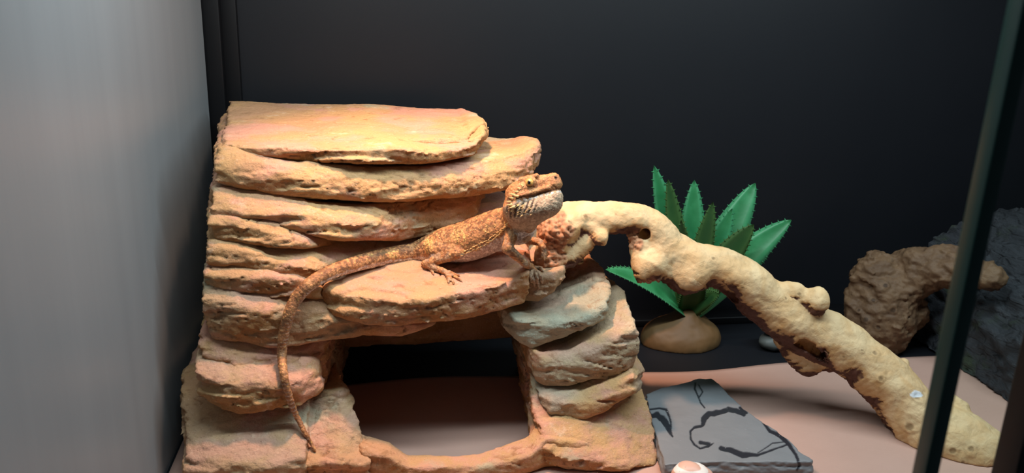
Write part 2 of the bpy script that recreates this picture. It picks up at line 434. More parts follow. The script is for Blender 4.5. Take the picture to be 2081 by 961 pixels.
def layer(front, rear, ty=0.0, tymax=9.0, round_k=.4, green=0.0, seed=0, h=.16, rough=1.0, ledge=.35, under=.3):
    """front: (x, y of the upper lip, y of the lower lip, depth); rear: (X, Y) corners closing the outline"""
    T = [at_y(x, yt, Y) for x, yt, yb, Y in front]; B = [at_y(x, yb, Y) for x, yt, yb, Y in front]
    P = [(t[0], t[1]) for t in T]+list(rear)
    tx = np.array([t[0] for t in T]); o = np.argsort(tx, kind='stable'); tx = tx[o]+np.arange(len(tx))*1e-5
    tz = np.array([t[2] for t in T])[o]; bz = np.maximum(np.array([b[2] for b in B])[o], 0.24)
    yf = np.array([t[1] for t in T])[o]
    Pa = np.array(P)
    lo = np.array([Pa[:, 0].min()-1.2, Pa[:, 1].min()-1.2, bz.min()-.9]); hi = np.array([Pa[:, 0].max()+1.2, Pa[:, 1].max()+1.2, tz.max()+min(tymax, max(0, ty*30))+.9])
    F = Field(lo, hi, h)
    sl, X, Y, Z = F.box(lo, hi)
    d2 = poly_sdf(X[:, :, 0], Y[:, :, 0], P)[:, :, None]
    zt = np.interp(X, tx, tz); zb = np.interp(X, tx, bz); y0 = np.interp(X, tx, yf)
    zt = zt+np.clip(ty*(Y-y0), 0, tymax)
    sd = seed*7.77
    zt = zt+noise(X*.16+sd, Y*.16, sd)*.22*rough+ledge*(terrace(2.2*fbm(X*.075+sd, Y*.17, sd+3., 3), .14)*.5-.1)*rough
    zb = np.maximum(zb+noise(X*.22-sd, Y*.22, sd+8)*.20*rough, .24)
    dz = np.maximum(Z-zt, zb-Z)
    rough_d = np.maximum(d2, dz)
    F.v[sl] = rough_d
    m = np.abs(rough_d) < 1.3
    ix = np.nonzero(m); x, y, z = (F.lo[i]+F.h*ix[i].astype(np.float32) for i in range(3))
    ztm = np.broadcast_to(zt, m.shape)[m]; zbm = np.broadcast_to(zb, m.shape)[m]; d2m = np.broadcast_to(d2, m.shape)[m]; dzm = dz[m]
    u = (z-zbm)/np.maximum(ztm-zbm, .3)                             # 0 at the lower lip, 1 at the upper
    # broken face: bands that step in and out, undercut below
    band = terrace(z*1.15+1.4*fbm(x*.10+sd, y*.10, z*.25+sd, 2), .22)
    off = .42*noise(x*.20+sd, y*.20, band*1.7+sd)*rough+.12*fbm(x*.5+sd, y*.5, z*1.4, 2)*rough
    dh = d2m+off+under*smooth01((.45-u)/.45)**1.5
    hh = np.maximum(round_k-np.abs(dh-dzm), 0)/round_k
    F.v[ix] = np.maximum(dh, dzm)+hh*hh*round_k*.25
    F.v[[0, -1]] = 9; F.v[:, [0, -1]] = 9; F.v[:, :, [0, -1]] = 9
    v, q = F.mesh()
    n = normals(v, q)
    x, y, z = v.T
    face = 1-smooth01((np.abs(n[:, 2])-.45)/.4)
    # chipped facets: each cell is a small tilted plane
    wp = np.stack([x*.62+sd+.5*noise(x*.5, y*.5, z*.5), y*.62, z*1.15+.4*noise(x*.4+5, y*.4, z*.4)], 1)
    f1, f2, cid = worley(wp); tilt = _grad[(cid*7+13) % 256]
    fac = (_grad[(cid*5+3) % 256, 0])*.55
    dd = (.16*fac*face+.05*fac*(1-face))*rough+.07*fbm(x*1.2+sd, y*1.2, z*2.4, 4, .6)*rough*(.45+.55*face)
    cn = fbm(x*.13+sd, y*.30+.2*z, z*.55+sd, 3, .55); crack = smooth01((.045-np.abs(cn-.08))/.04)*smooth01((noise(x*.11+sd, y*.11, z*.11+4)+.05)/.2)
    dd = dd-.13*crack*rough
    v = v+n*dd[:, None]; v[:, 2] = np.maximum(v[:, 2], .22)
    g = np.full(len(v), green, np.float32)*smooth01(.6+1.6*noise(x*.12+sd, y*.12, z*.18))
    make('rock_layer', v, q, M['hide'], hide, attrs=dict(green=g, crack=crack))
    HQ.append(q+sum(len(a) for a in HV)); HV.append(v)

L = layer
# top slab with its upper terrace
L([(452,292,316,67.5),(520,297,324,67),(600,299,330,67),(650,300,335,66.8),(720,303,338,66.6),(800,301,339,67),(870,307,336,68),(930,302,329,69.5),(965,290,322,71),(980,268,300,73.5)],
  [(10.9,77.8),(10.3,81),(9,84.5),(-.3,87),(-15.3,87.3)], ty=.055, ledge=.12, seed=1, under=.4)
L([(640,262,282,75),(700,266,286,73.5),(760,273,294,72),(800,281,301,71),(850,283,303,71),(955,277,298,72),(960,260,282,74.5),(988,246,266,77)],
  [(10.2,81.5),(9,85),(-.3,87.2),(-9,87.2),(-8,81)], ty=.055, seed=2, ledge=.15, rough=.7)
# second slab
L([(438,335,383,66),(500,350,398,65.5),(600,366,408,65.4),(740,374,416,66),(850,370,415,67.5),(930,362,408,69),(1000,355,400,70.5),(1060,340,382,72),(1088,322,362,73.5)],
  [(16.2,78),(15.0,82),(11,86),(-16.3,87.3)], ty=.8, tymax=1.15, seed=3, round_k=.8)
# third, in two leaves
L([(428,417,447,64.6),(520,428,459,64.3),(600,442,474,64.3),(650,450,486,64.4),(700,455,494,64.6),(760,452,498,65.5),(810,445,496,67.2),(870,430,482,69.5),(972,414,444,72.5)],
  [(10.6,78),(10.3,86.5),(-16.6,87.3)], ty=.8, tymax=1.3, seed=4)
L([(424,450,489,63.9),(500,460,501,63.4),(560,474,510,63.4),(610,486,514,63.6),(640,492,510,64.4),(690,478,500,66.8)],
  [(-2,80),(-2,86.5),(-16.8,87.2)], ty=.7, tymax=.8, seed=5)
# wall behind the ledge
L([(420,508,550,63.2),(500,518,558,62.8),(560,535,566,62.8),(640,545,580,63.2),(700,524,580,65.6),(760,512,578,67.2),(800,505,575,68.6),(870,496,570,70.3),(1000,472,560,73.8)],
  [(14,81),(12,86),(-17,87)], ty=.6, tymax=2.2, seed=6)
L([(418,548,600,62.8),(480,556,604,62.2),(540,562,608,62),(600,570,606,62.2),(650,580,614,63.2),(700,592,640,66.8)],
  [(-1,86),(-17.1,87)], ty=.5, tymax=.6, seed=7)
# the basking ledge and its right shoulder
L([(655,578,634,63),(690,596,652,61.8),(740,601,664,61),(800,606,667,60.5),(860,607,664,60.5),(900,602,660,60.8),(950,590,656,61.5),(1000,576,638,62.5),(1040,563,628,63.5),(1075,551,620,64.5)],
  [(14.5,72),(15.5,78),(14,86),(-4.6,86)], ty=.13, tymax=1.3, seed=8, ledge=.45, under=.3)
L([(1060,556,617,65.2),(1100,560,617,64.7),(1130,553,600,65),(1150,543,574,66)],
  [(18.3,72),(18,80),(11,80)], ty=.02, seed=9, ledge=.1, green=.3)
# pillar on the wall side
L([(413,608,699,62),(470,618,704,61.4),(540,632,714,61.2),(600,636,708,61.6),(650,640,698,61.9),(700,646,694,62.2),(735,650,688,62.5),(772,650,690,62.7),(815,650,688,63),(855,648,674,63.8),(880,645,662,65)],
  [(4.5,80),(-17.2,87)], ty=.8, tymax=1.2, seed=10, green=.25)
L([(408,716,762,61.4),(480,734,778,60.7),(560,744,784,60.6),(620,746,792,61.2),(662,716,780,63.8)],
  [(-4.3,74),(-5,84),(-17.3,86.5)], ty=.8, tymax=1.3, seed=11)
L([(402,752,822,60.5),(440,774,838,59.5),(480,784,848,59),(560,780,836,59),(610,770,829,59.6),(650,752,804,61.6),(664,728,774,64.5)],
  [(-4.2,74),(-5,84),(-17.4,86.5)], ty=.6, tymax=1.0, seed=12, green=.3)
L([(374,940,1010,57.8),(430,948,1010,57),(500,951,1010,56.6),(560,946,1010,56.6),(620,930,1010,57.2),(628,906,1000,58.8)],
  [(-5,64),(-4.2,72),(-3.5,80),(-17.5,86),(-17.0,66)], ty=.62, tymax=3.6, seed=13, green=.35)
L([(600,935,1010,57.8),(690,925,1010,57.2),(748,908,1010,57.6),(744,900,1000,59.6)],
  [(-2.2,62),(-3.4,65),(-4.4,70),(-6,72),(-8,66)], ty=.5, tymax=2.8, seed=14, green=.3)
# front rim
L([(735,915,1010,58.3),(790,924,1010,57.6),(830,946,1010,57.3),(980,947,1010,57.3),(1080,921,1010,57.6),(1112,892,1010,58.4),(1200,900,1010,58.2)],
  [(19,62),(14,63),(12.9,60.6),(8,59.3),(2,59.3),(-2.4,61.5)], seed=15, rough=.55, under=.1)
# pillar on the branch side
L([(1105,905,1010,58.4),(1150,925,1010,57.6),(1200,932,1010,57.2),(1280,938,1010,57),(1343,950,1010,57.6)],
  [(24.6,62),(23.6,72),(22,80),(15,80),(13.8,70),(13.4,61.5)], ty=.62, tymax=4.4, seed=16)
L([(1100,800,848,62),(1120,815,857,60.8),(1190,815,858,60.2),(1240,790,836,60.2),(1290,758,804,60.8),(1308,745,800,63)],
  [(23.7,70),(22,79),(14,79),(13.6,68)], ty=.25, tymax=1.2, seed=17, green=.75)
L([(1085,715,776,63),(1110,735,789,62.3),(1160,735,789,61.8),(1210,715,772,61.6),(1260,690,772,61.6),(1298,665,762,62)],
  [(23.2,68),(21.5,78),(13.5,78),(13,68)], ty=.22, tymax=1.5, seed=18, green=.55)
L([(1022,628,668,65.5),(1050,652,694,64),(1085,662,712,63.3),(1150,652,694,63),(1190,638,674,63),(1235,612,654,63.5),(1242,585,622,66)],
  [(21.3,70),(19.5,77),(11,77),(10.8,70)], ty=.20, tymax=1.6, seed=19, green=1.0)
# inner back wall of the hide
L([(650,640,712,76),(860,640,702,76),(1050,630,689,76)], [(16,80),(-6.5,80)], seed=20, h=.3)

HV = np.vstack(HV); HQ = np.vstack(HQ)
BVH = BVHTree.FromPolygons(HV.tolist(), HQ.tolist())
def hit(x, y, lift=0.0):
    """point of the rock seen at a spot of the photograph, raised along its normal"""
    d = ray(x, y); d = d/np.linalg.norm(d)
    loc, nor, i, dist = BVH.ray_cast(Vector(VC), Vector(d))
    if loc is None: return None
    return np.array(loc)-d*lift*.6+np.array(nor)*lift*.4
def ground(x, y):
    loc, nor, i, dist = BVH.ray_cast(Vector((x, y, 18.3)), Vector((0, 0, -1)))
    return loc

# ------------------------------------------------------------------ the bearded dragon
def V3(x, y, Y): return at_y(x, y, Y)
def build_dragon():
    Fd = Field((-9.5, 54.5, 1.5), (19.5, 75.5, 27), .08)
    up = np.array([0, 0, 1.0])
    # trunk: photo spot, depth, half height in pixels, widening sideways
    body = [(842,513,68.4,19,1.1),(868,507,68.3,26,1.15),(905,497,68.0,34,1.2),(945,491,67.4,40,1.2),(985,477,66.8,41,1.2),(1020,462,66.1,39,1.15),(1046,452,65.4,32,1.1),(1064,436,64.7,27,1.05)]
    tail = [(842,513,68.4,19),(790,520,67.2,17.5),(730,534,65.3,16),(675,552,63.3,14.5),(630,577,61.7,13.5),(599,612,60.6,12.5),(581,660,60.2,11),(573,710,59.8,9.6),(577,762,58.4,8.2),(592,820,58.2,6.6),(614,868,0,5.0),(630,897,0,3.8),(641,916,0,2.6)]
    T2 = spline([t[:2]+(t[2] or 57.5, t[3]) for t in tail], 90)
    Yt = T2[:, 2].copy(); R_ = T2[:, 3]/25.0
    for i in range(90):
        if T2[i, 1] > 580:
            p = hit(T2[i, 0], T2[i, 1]); Yt[i] = (p[1] if p is not None else Yt[i])-R_[i]*1.15
    lowm = T2[:, 1] > 580; Y2 = Yt.copy()
    for i in range(90):
        if lowm[i]: Y2[i] = Yt[max(0, i-2):i+3].min()
    for _ in range(3): Y2[1:-1] = (Y2[:-2]+Y2[1:-1]+Y2[2:])/3
    TS = []
    for (x, y, Y, r), yy_ in zip(T2, Y2):
        p = V3(x, y, yy_); TS.append([*p, r/px_cm(p)])
    TS = np.array(TS)
    bp = []
    for x, y, Y, r, w in body:
        p = V3(x, y, Y); bp.append([*p, r/px_cm(p), w])
    BS = spline(bp, 40)
    for S, k in ((TS, .0), ):
        for a, b in zip(S[:-1], S[1:]): Fd.cone(a[:3], b[:3], a[3], b[3], .02)
    lat0 = np.cross(BS[-1, :3]-BS[0, :3], up); lat0 /= np.linalg.norm(lat0)
    for a, b in zip(BS[:-1], BS[1:]): Fd.cone(a[:3], b[:3], a[3], b[3], .06, flat=(lat0, (a[4]+b[4])/2))
    # head
    y_, p_ = math.radians(20), math.radians(15)
    near = -VF
    fwd0 = VR*math.cos(y_)+near*math.sin(y_)
    fh = fwd0*math.cos(p_)+VU*math.sin(p_)
    lh = np.cross(VU, fwd0); lh = lh/np.linalg.norm(lh); lh = lh if lh @ near > 0 else -lh
    uh = np.cross(lh, fh); uh = uh if uh @ VU > 0 else -uh
    O = V3(1091, 386, 63.3); ax = np.array([fh, uh, lh])
    hp = lambda a, b, c=0.0: O+fh*a+uh*b+lh*c
    B = lambda a, b, c, r, k=.25, cut=False: Fd.ball(hp(a, b, c), r, ax, k, cut)
    B(-1.0, .28, 0, (1.75, .95, 1.55)); B(-1.5, -.3, 0, (1.25, .9, 1.75))
    Fd.cone(hp(-.3, .30), hp(1.45, .22), .92, .62, .3, flat=(lh, 1.1))
    B(1.62, .52, 0, (.55, .46, .58)); B(1.55, .0, 0, (.72, .52, .74)); B(.6, .55, 0, (.9, .5, .8), .3)
    Fd.cone(hp(1.35, -.98), hp(-1.4, -1.1), .68, 1.1, .35, flat=(lh, 1.25))
    B(-.55, -1.55, 0, (2.1, 1.12, 1.55), .4); B(.55, -1.45, 0, (1.3, 1.0, 1.1), .3); B(-1.9, -.95, 0, (1.2, .8, 1.85), .3)
    for s in (1, -1):
        Fd.cone(hp(-.75, 1.02, 1.05*s), hp(.55, 1.02, .80*s), .28, .20, .2)         # brow
        B(-.05, .58, 1.16*s, (.54, .50, .32), .10); B(-.05, .58, 1.52*s, (.36, .34, .30), .04, True)
        B(-2.15, -.35, 1.72*s, (.26, .34, .3), .08, True)                          # ear
        Fd.cone(hp(-.9, -.30, 1.45*s), hp(1.2, -.22, .78*s), .24, .20, .25)        # cheek and lip ridge
        B(1.95, .42, .42*s, (.13, .10, .13), .03, True)                            # nostril
    Fd.cone(hp(-1.9, -1.2), V3(1052, 452, 65.3), 1.35, 1.35, .5)
    Fd.cone(hp(-.9, -1.9), V3(1060, 468, 65.0), .85, .95, .4)
    B2 = V3(1052, 470, 65.1); Fd.ball(B2, (1.3, 1.5, 1.1), None, .5)
    tips = []
    def limb(pts, k=.14):
        for a, b in zip(pts[:-1], pts[1:]): Fd.cone(a[0], b[0], a[1], b[1], k)
    def digits(base, specs, r0=.20, r1=.115):
        for mid, tip in specs:
            S = spline([base, mid, tip], 6)
            for i in range(5): Fd.cone(S[i], S[i+1], r0+(r1-r0)*i/5, r0+(r1-r0)*(i+1)/5, .05)
            tips.append((S[-1], S[-1]-S[-2]))
    # near front leg
    sh = V3(1042, 470, 64.1); el = V3(1031, 504, 63.1); wr = V3(1066, 535, 63.5); pl = hit(1080, 546, .30)
    limb([(sh, .62), (el, .46), (wr, .30), (pl, .34)])
    ft = []
    for mx, my, tx, ty_ in ((1076,560,1080,573),(1084,563,1087,580),(1090,563,1095,585),(1097,559,1102,574),(1098,546,1104,552)):
        a, b = hit(mx, my, .26), hit(tx, ty_, .14)
        if a is None or abs(a[1]-pl[1]) > 2: a = V3(mx, my, pl[1]-.4)
        if b is None or abs(b[1]-pl[1]) > 2: b = V3(tx, ty_, pl[1]-.3)
        ft.append((a, b))
    digits(pl, ft)
    # far front leg
    sh2 = V3(1062, 470, 67.0); el2 = V3(1072, 487, 68.0); wr2 = V3(1096, 492, 66.6); pl2 = V3(1104, 503, 66.0)
    limb([(sh2, .55), (el2, .42), (wr2, .30), (pl2, .28)])
    digits(pl2, [(pl2+np.array([d[0]*.4, -.1, -.35]), pl2+np.array([d[0], d[1], d[2]])) for d in ((-.15, -.2, -1.0), (.1, -.3, -1.1), (.3, -.2, -1.0), (.45, .2, -.8), (.1, .5, -.6))], .16, .1)
    # near hind leg: thigh forward, shin folded back, long foot forward
    hi_ = V3(884, 508, 67.0); kn = V3(930, 515, 65.4); an = hit(864, 539, .36)
    limb([(hi_, .85), (kn, .50), (an, .36)], .25)
    ml = hit(905, 555, .30); limb([(an, .34), (ml, .27)])
    hd = []
    for mx, my, tx, ty_ in ((914,563,922,577),(921,562,938,572),(916,556,932,561),(912,568,912,575)):
        a, b = hit(mx, my, .30), hit(tx, ty_, .13); hd.append((a, b))
    digits(ml, hd, .18, .10)
    digits(hit(872, 545, .3), [(hit(877, 550, .25), hit(881, 558, .13))], .18, .1)
    # far hind leg, on the other side of the trunk
    kn2 = V3(925, 508, 70.2); an2 = V3(872, 520, 70.6); g = ground(an2[0], an2[1])
    an2[2] = (g.z if g else 16)+.36
    limb([(V3(884, 505, 69.0), .8), (kn2, .48), (an2, .35)], .25)
    ml2 = an2+np.array([1.6, .5, 0]); g = ground(ml2[0], ml2[1]); ml2[2] = (g.z if g else 16)+.27
    limb([(an2, .33), (ml2, .26)])
    digits(ml2, [(ml2+np.array([.5, j*.3, .05]), ml2+np.array([1.0, j*.55, -.1])) for j in (-1, 0, 1)], .18, .1)
    v, q = Fd.mesh(); v = relax(v, q, 1, .5)
    n = normals(v, q)
    # anatomy read back from the finished surface
    C = np.vstack([np.c_[BS[:, :3], BS[:, 3], np.arange(40)/40.0], np.c_[TS[:, :3], TS[:, 3], -np.arange(90)/90.0]])
    best = np.full(len(v), 1e9, np.float32); bi = np.zeros(len(v), int)
    for i, c in enumerate(C):
        d = np.linalg.norm(v-c[:3], axis=1)/max(c[3], .3); m = d < best; best[m] = d[m]; bi[m] = i
    rel = v-C[bi, :3]; r = C[bi, 3]; s = C[bi, 4]
    hl = (v-O) @ ax.T; a, b, c = hl.T
    head = (a > -3.0) & (np.abs(c) < 2.6) & (b > -3.0) & (v[:, 2] > 19.5)
    limbm = (best > 1.5) & ~head
    upn = (rel @ up)/(r+1e-6)
    x, y, z = v.T
    n1 = fbm(x*1.3, y*1.3, z*1.3, 3); n2 = noise(x*.55+9, y*.55, z*.55); n3 = fbm(x*3.2, y*3.2, z*3.2+5, 2)
    # scales
    f1, f2, cid = worley(v*np.where(head, 4.2, 3.6)[:, None])
    seam = smooth01((.20-(f2-f1))/.16); 
    dv = .035*(1-smooth01(f1/.75))-.015*seam
    trunk = ~head & ~limbm
    belly = smooth01((-upn-.12+.15*n1)/.22)*trunk*(s >= -.30)
    belly = np.maximum(belly, .55*smooth01((-upn-.15)/.5)*trunk*(s < 0))
    yellow = .7*smooth01((.7*n2+.6*n3-.18)/.25)*trunk*smooth01((upn+.3)/.3)*(s > -.12)
    near_side = (rel @ near) > 0
    yellow = np.maximum(yellow, smooth01((.16-np.abs(upn+.38))/.10)*(s > .25)*(s < .92)*trunk)
    dark = smooth01((n3+.5*n1-.08)/.25)*.85*(~head)*(1-belly)
    band = smooth01((np.sin(-s*95+1.5*n1)-.1)/.6)*(s < -.25)
    dark = np.maximum(dark*np.where(s < -.25, .5, 1), band*.62*trunk)
    wht = ((cid % 7) < 2)*smooth01((.4-f1)/.2)
    yellow = np.maximum(yellow, .75*wht*(~head)*(n1 > -.25))
    bdm = head*smooth01((-b-.55+.1*n1)/.3)
    ink = np.zeros(len(v), np.float32)
    mouth = head & (a > -1.35) & (a < 2.6)
    mb = -.50-.05*np.clip(a, -1.3, 0)
    mo = smooth01((.11-np.abs(b-mb))/.08)*mouth
    dv = dv-.07*mo; ink = np.maximum(ink, .55*mo)
    lip = smooth01((.13-np.abs(b-mb+.22))/.08)*mouth*(np.sin(a*14) > -.35)
    belly = np.maximum(belly, .9*lip*(np.abs(b-mb) > .1))
    st = head & (a > -2.9) & (a < .35) & (b > -1.95) & (b < -.75)
    stripe = smooth01((np.sin((a*.8-b*.55)*17+1.2*n1)-.05)/.5)*st*smooth01((a+2.9)/.5)*smooth01((.5-a)/.7)*smooth01((-b-.7)/.25)*smooth01((b+2.0)/.3)
    ink = np.maximum(ink, .95*stripe); dv = dv-.06*stripe
    ear = smooth01((.42-np.linalg.norm(np.stack([a+2.15, (b+.35)*.8, np.abs(c)-1.62], 1), axis=1))/.2)
    ink = np.maximum(ink, .6*ear)
    nos = smooth01((.2-np.linalg.norm(np.stack([a-1.98, b-.42, np.abs(c)-.45], 1), axis=1))/.08); ink = np.maximum(ink, .8*nos*head)
    hand = limbm & (z < 16.2) & (x > 12)
    bdm = np.maximum(bdm, .55*limbm*smooth01((n1+.1)/.3)); bdm = np.maximum(bdm, .8*hand)
    dark = dark*np.where(limbm, .8, 1)
    v2 = v+n*dv[:, None]
    base = hit(900, 540)
    root = thing('bearded_dragon', (6, 69, float(base[2])), 'orange brown bearded dragon basking on the rock ledge with its tail hanging down', 'lizard')
    make('body', v2, q, M['dragon'], root, attrs=dict(dark=dark, belly=belly, yellow=yellow, beard=bdm, seam=seam, ink=ink))
    # eyes
    for s_ in (1, -1):
        e = hp(-.05, .58, 1.35*s_); e_o = ball_part('eye', e, (.35, .34, .27), ax, M_eye, root)
        ball_part('pupil', hp(-.02, .56, 1.56*s_), (.15, .17, .09), ax, M_pupil, e_o)
    # spines along flank, cheeks and beard; claws
    bv = BVHTree.FromPolygons(v2.tolist(), q.tolist())
    def on(x_, y_):
        d = ray(x_, y_); d = d/np.linalg.norm(d); l, nn, i, t = bv.ray_cast(Vector(VC), Vector(d))
        return (np.array(l), np.array(nn)) if l is not None else (None, None)
    cones = []
    back = -VR
    P = spline([(938, 519), (965, 507), (995, 492), (1018, 474), (1032, 458)], 44)
    for i, (px, py) in enumerate(P):
        for row in (0, 6):
            l, nn = on(px+random.uniform(-1.5, 1.5), py-row+random.uniform(-1, 1))
            if l is not None: cones.append((l-nn*.04, nn*.9+back*.8+VU*.1, .30 if row == 0 else .2, .07))
    for px, py, dx, dy, ln in ((1046,390,-1,.15,.45),(1040,396,-1,.2,.6),(1047,400,-1,.1,.4),(1036,404,-1,.25,.45),(1032,410,-1,.1,.55),(1034,416,-1,-.05,.6),(1040,420,-1,-.2,.6),(1050,384,-1,.5,.35),(1056,378,-.8,.6,.3)):
        l, nn = on(px+6, py)
        if l is not None: cones.append((l-nn*.05, back*(-dx)*.8+VU*dy+near*.25, ln, .13))
    for i in range(26):
        px = random.uniform(1036, 1082); py = 414+(1082-px)*.10+random.uniform(-3, 22)
        l, nn = on(px, py)
        if l is not None and 'y': cones.append((l-nn*.04, nn*.55+back*.9-VU*.5, random.uniform(.16, .3), .06))
    for i in range(90):
        t = random.random(); k = int(t*38); 
        px, py = np.array([body_px(BS[k])]).ravel()[:2]
        l, nn = on(px+random.uniform(-6, 6), py-random.uniform(5, 30))
        if l is not None: cones.append((l-nn*.03, nn*.8+back*.6, .12, .06))
    make('spines', *cone_mesh(cones), M_spine, root, smooth=False)['kind'] = 'stuff'
    for t, d in tips: make('claw', *cone_mesh([(t-d/np.linalg.norm(d)*.04, d/np.linalg.norm(d)+np.array([0, 0, -.15]), .24, .07)]), M_claw, root, smooth=False)
    return root
def body_px(p):
    w = p[:3]-VC; return 1040.5+1600*(w @ VR)/(w @ VF), 480.5-1600*(w @ VU)/(w @ VF)
def cone_mesh(cones, n=6):
    vs, fs = [], []
    for p, d, L_, r in cones:
        d = np.array(d, float); d /= np.linalg.norm(d)
        e = np.cross(d, (0.3, 0.5, 0.8)); e /= np.linalg.norm(e); g = np.cross(d, e); b = len(vs)
        for i in range(n):
            t = 2*math.pi*i/n; vs.append(p+r*(math.cos(t)*e+math.sin(t)*g))
        vs.append(p+d*L_)
        for i in range(n): fs.append((b+i, b+(i+1) % n, b+n))
    return np.array(vs), fs
def ball_mesh(c, r, ax=None, nu=20, nv=12):
    A = np.eye(3) if ax is None else np.array(ax); r = np.array(r)*np.ones(3)
    vs, fs = [], []
    for j in range(nv+1):
        t = math.pi*j/nv
        for i in range(nu):
            u = 2*math.pi*i/nu; q = np.array([math.sin(t)*math.cos(u), math.sin(t)*math.sin(u), math.cos(t)])*r
            vs.append(np.array(c)+q @ A)
    for j in range(nv):
        for i in range(nu): fs.append((j*nu+i, j*nu+(i+1) % nu, (j+1)*nu+(i+1) % nu, (j+1)*nu+i)[::-1])
    return np.array(vs), fs
def ball_part(name, c, r, ax, mat, parent):
    o = make(name, *ball_mesh(c, r, ax), mat, None, origin=parent_o(parent))
    o.location = (0, 0, 0); o.parent = parent; return o
def parent_o(p):
    while p.parent is not None: p = p.parent
    return np.array(p['o_'])
M_eye = mat_plain('golden_iris', (0.62, 0.36, 0.10), .15, .6, .3, 300)
M_pupil = mat_plain('black_pupil', (0.006, 0.005, 0.005), .08, .7)
M_spine = mat_plain('pale_spines', (0.72, 0.47, 0.20), .6, .3, .25, 200)
M_claw = mat_plain('horn_claws', (0.20, 0.13, 0.09), .4, .4)
random.seed(5)
build_dragon()

# ------------------------------------------------------------------ driftwood
def build_wood(name, label, mat, path, cones=(), balls=(), cuts=(), knots=(), red=None, h=.13, gnarl=1.0, barkz=.62, floor=.24, pale=None, flat=None, seed=0.0, fine=.06):
    S = []
    for x, y, Y, r in path:
        p = V3(x, y, Y); S.append([*p, r/px_cm(p)])
    n = len(path)*6; S = spline(S, n)
    P3 = lambda x, y, Y: V3(x, y, Y)
    C = [(P3(*a[:3]), P3(*b[:3]), a[3], b[3]) for a, b in cones]
    Bl = [(P3(x, y, Y), r) for x, y, Y, r in balls]
    pts = np.vstack([S[:, :3]]+[np.array([c[0], c[1]]) for c in C]+[np.array([b[0]]) for b in Bl]); rm = S[:, 3].max()+.8
    F = Field(pts.min(0)-rm, pts.max(0)+rm, h)
    for a, b in zip(S[:-1], S[1:]): F.cone(a[:3], b[:3], a[3], b[3], .25, flat=flat)
    for a, b, ra, rb in C: F.cone(a, b, ra/px_cm(a), rb/px_cm(b), .5)
    for c, r in Bl: F.ball(c, r/px_cm(c), None, .5)
    for x, y, Y, x2, y2, Y2, r in cuts:
        a, b = P3(x, y, Y), P3(x2, y2, Y2); F.cone(a, b, r/px_cm(a), r/px_cm(b), .18, cut=True)
    # twisted relief worked into the body
    near = np.argwhere(np.abs(F.v) < 1.2); X, Y, Z = (F.lo+F.h*near).T
    d = fbm(X*.30+seed, Y*.30, Z*.30, 2)*.32*gnarl+fbm(X*.9, Y*.9+seed, Z*1.2, 3)*fine*gnarl-.08
    F.v[near[:, 0], near[:, 1], near[:, 2]] += d
    zz = F.lo[2]+F.h*np.arange(F.n[2]); F.v = np.maximum(F.v, (floor-zz)[None, None, :].astype(np.float32))
    F.v[[0, -1]] = 9; F.v[:, [0, -1]] = 9; F.v[:, :, [0, -1]] = 9
    v, q = F.mesh(); v = relax(v, q, 1, .4); nn = normals(v, q)
    best = np.full(len(v), 1e9); bi = np.zeros(len(v), int)
    for i, c in enumerate(S):
        dd = np.linalg.norm(v-c[:3], axis=1); m = dd < best; best[m] = dd[m]; bi[m] = i
    S0 = S; S = S[:, :4]
    ext = [np.r_[a+(b-a)*t, (ra+(rb-ra)*t)/px_cm(a)] for a, b, ra, rb in C for t in np.linspace(0, 1, 6)]+[np.r_[c, r/px_cm(c)] for c, r in Bl]
    if ext: S = np.vstack([S, ext])
    best = np.full(len(v), 1e9)
    for i, c in enumerate(S):
        dd = np.linalg.norm(v-c[:3], axis=1)-c[3]; m = dd < best; best[m] = dd[m]; bi[m] = i
    tang = np.gradient(S[:, :3], axis=0); tang /= np.linalg.norm(tang, axis=1)[:, None]
    rel = v-S[bi, :3]; al = (rel*tang[bi]).sum(1)+bi*.6
    x, y, z = v.T
    # fibres along the grain
    cr = np.linalg.norm(rel, axis=1)
    fib = fbm(x*2.0+seed, y*2.0, z*2.0, 3)*.035
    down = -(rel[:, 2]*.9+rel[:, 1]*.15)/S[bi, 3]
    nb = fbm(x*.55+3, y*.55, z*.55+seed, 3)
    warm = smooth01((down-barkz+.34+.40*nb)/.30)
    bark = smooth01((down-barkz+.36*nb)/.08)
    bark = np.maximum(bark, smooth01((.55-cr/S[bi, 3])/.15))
    fib = fib-.10*bark*smooth01((nb+.2)/.2)+.16*bark*fbm(x*1.6, y*1.6, z*1.6, 2)
    bv = BVHTree.FromPolygons(v.tolist(), q.tolist()); knot = np.zeros(len(v)); pl = np.zeros(len(v))
    for kx, ky, kr in knots:
        dr = ray(kx, ky); dr = dr/np.linalg.norm(dr); l, n_, i, t = bv.ray_cast(Vector(VC), Vector(dr))
        if l is None: continue
        R = .72*kr/px_cm(np.array(l)); dd = np.linalg.norm(v-np.array(l), axis=1)
        rr = dd/R*(1+.6*nb)
        knot = np.maximum(knot, .85*smooth01((.55-rr)/.25)+.22*smooth01((.35-np.abs(rr-1.0))/.3))
        fib = fib+.10*smooth01((1.25-rr)/.6)*min(1, R)-.09*smooth01((.5-rr)/.3)*min(1, R)
    if pale:
        dr = ray(*pale[:2]); dr = dr/np.linalg.norm(dr); l, n_, i, t = bv.ray_cast(Vector(VC), Vector(dr))
        if l is not None: pl = smooth01((pale[2]/px_cm(np.array(l))*(1+.8*nb)-np.linalg.norm((v-np.array(l))*np.array([.7, 1, 1.4]), axis=1))/.06)
    rd = np.zeros(len(v))
    if red is not None:
        for rx, ry, rY, rr_ in red:
            c = V3(rx, ry, rY); rd = np.maximum(rd, smooth01((rr_/px_cm(c)-np.linalg.norm(v-c, axis=1)+.5*nb)/.35))
        fib = fib+rd*.26*fbm(x*2.4, y*2.4, z*2.4, 3)
    v = v+nn*fib[:, None]; v[:, 2] = np.maximum(v[:, 2], floor-.02)
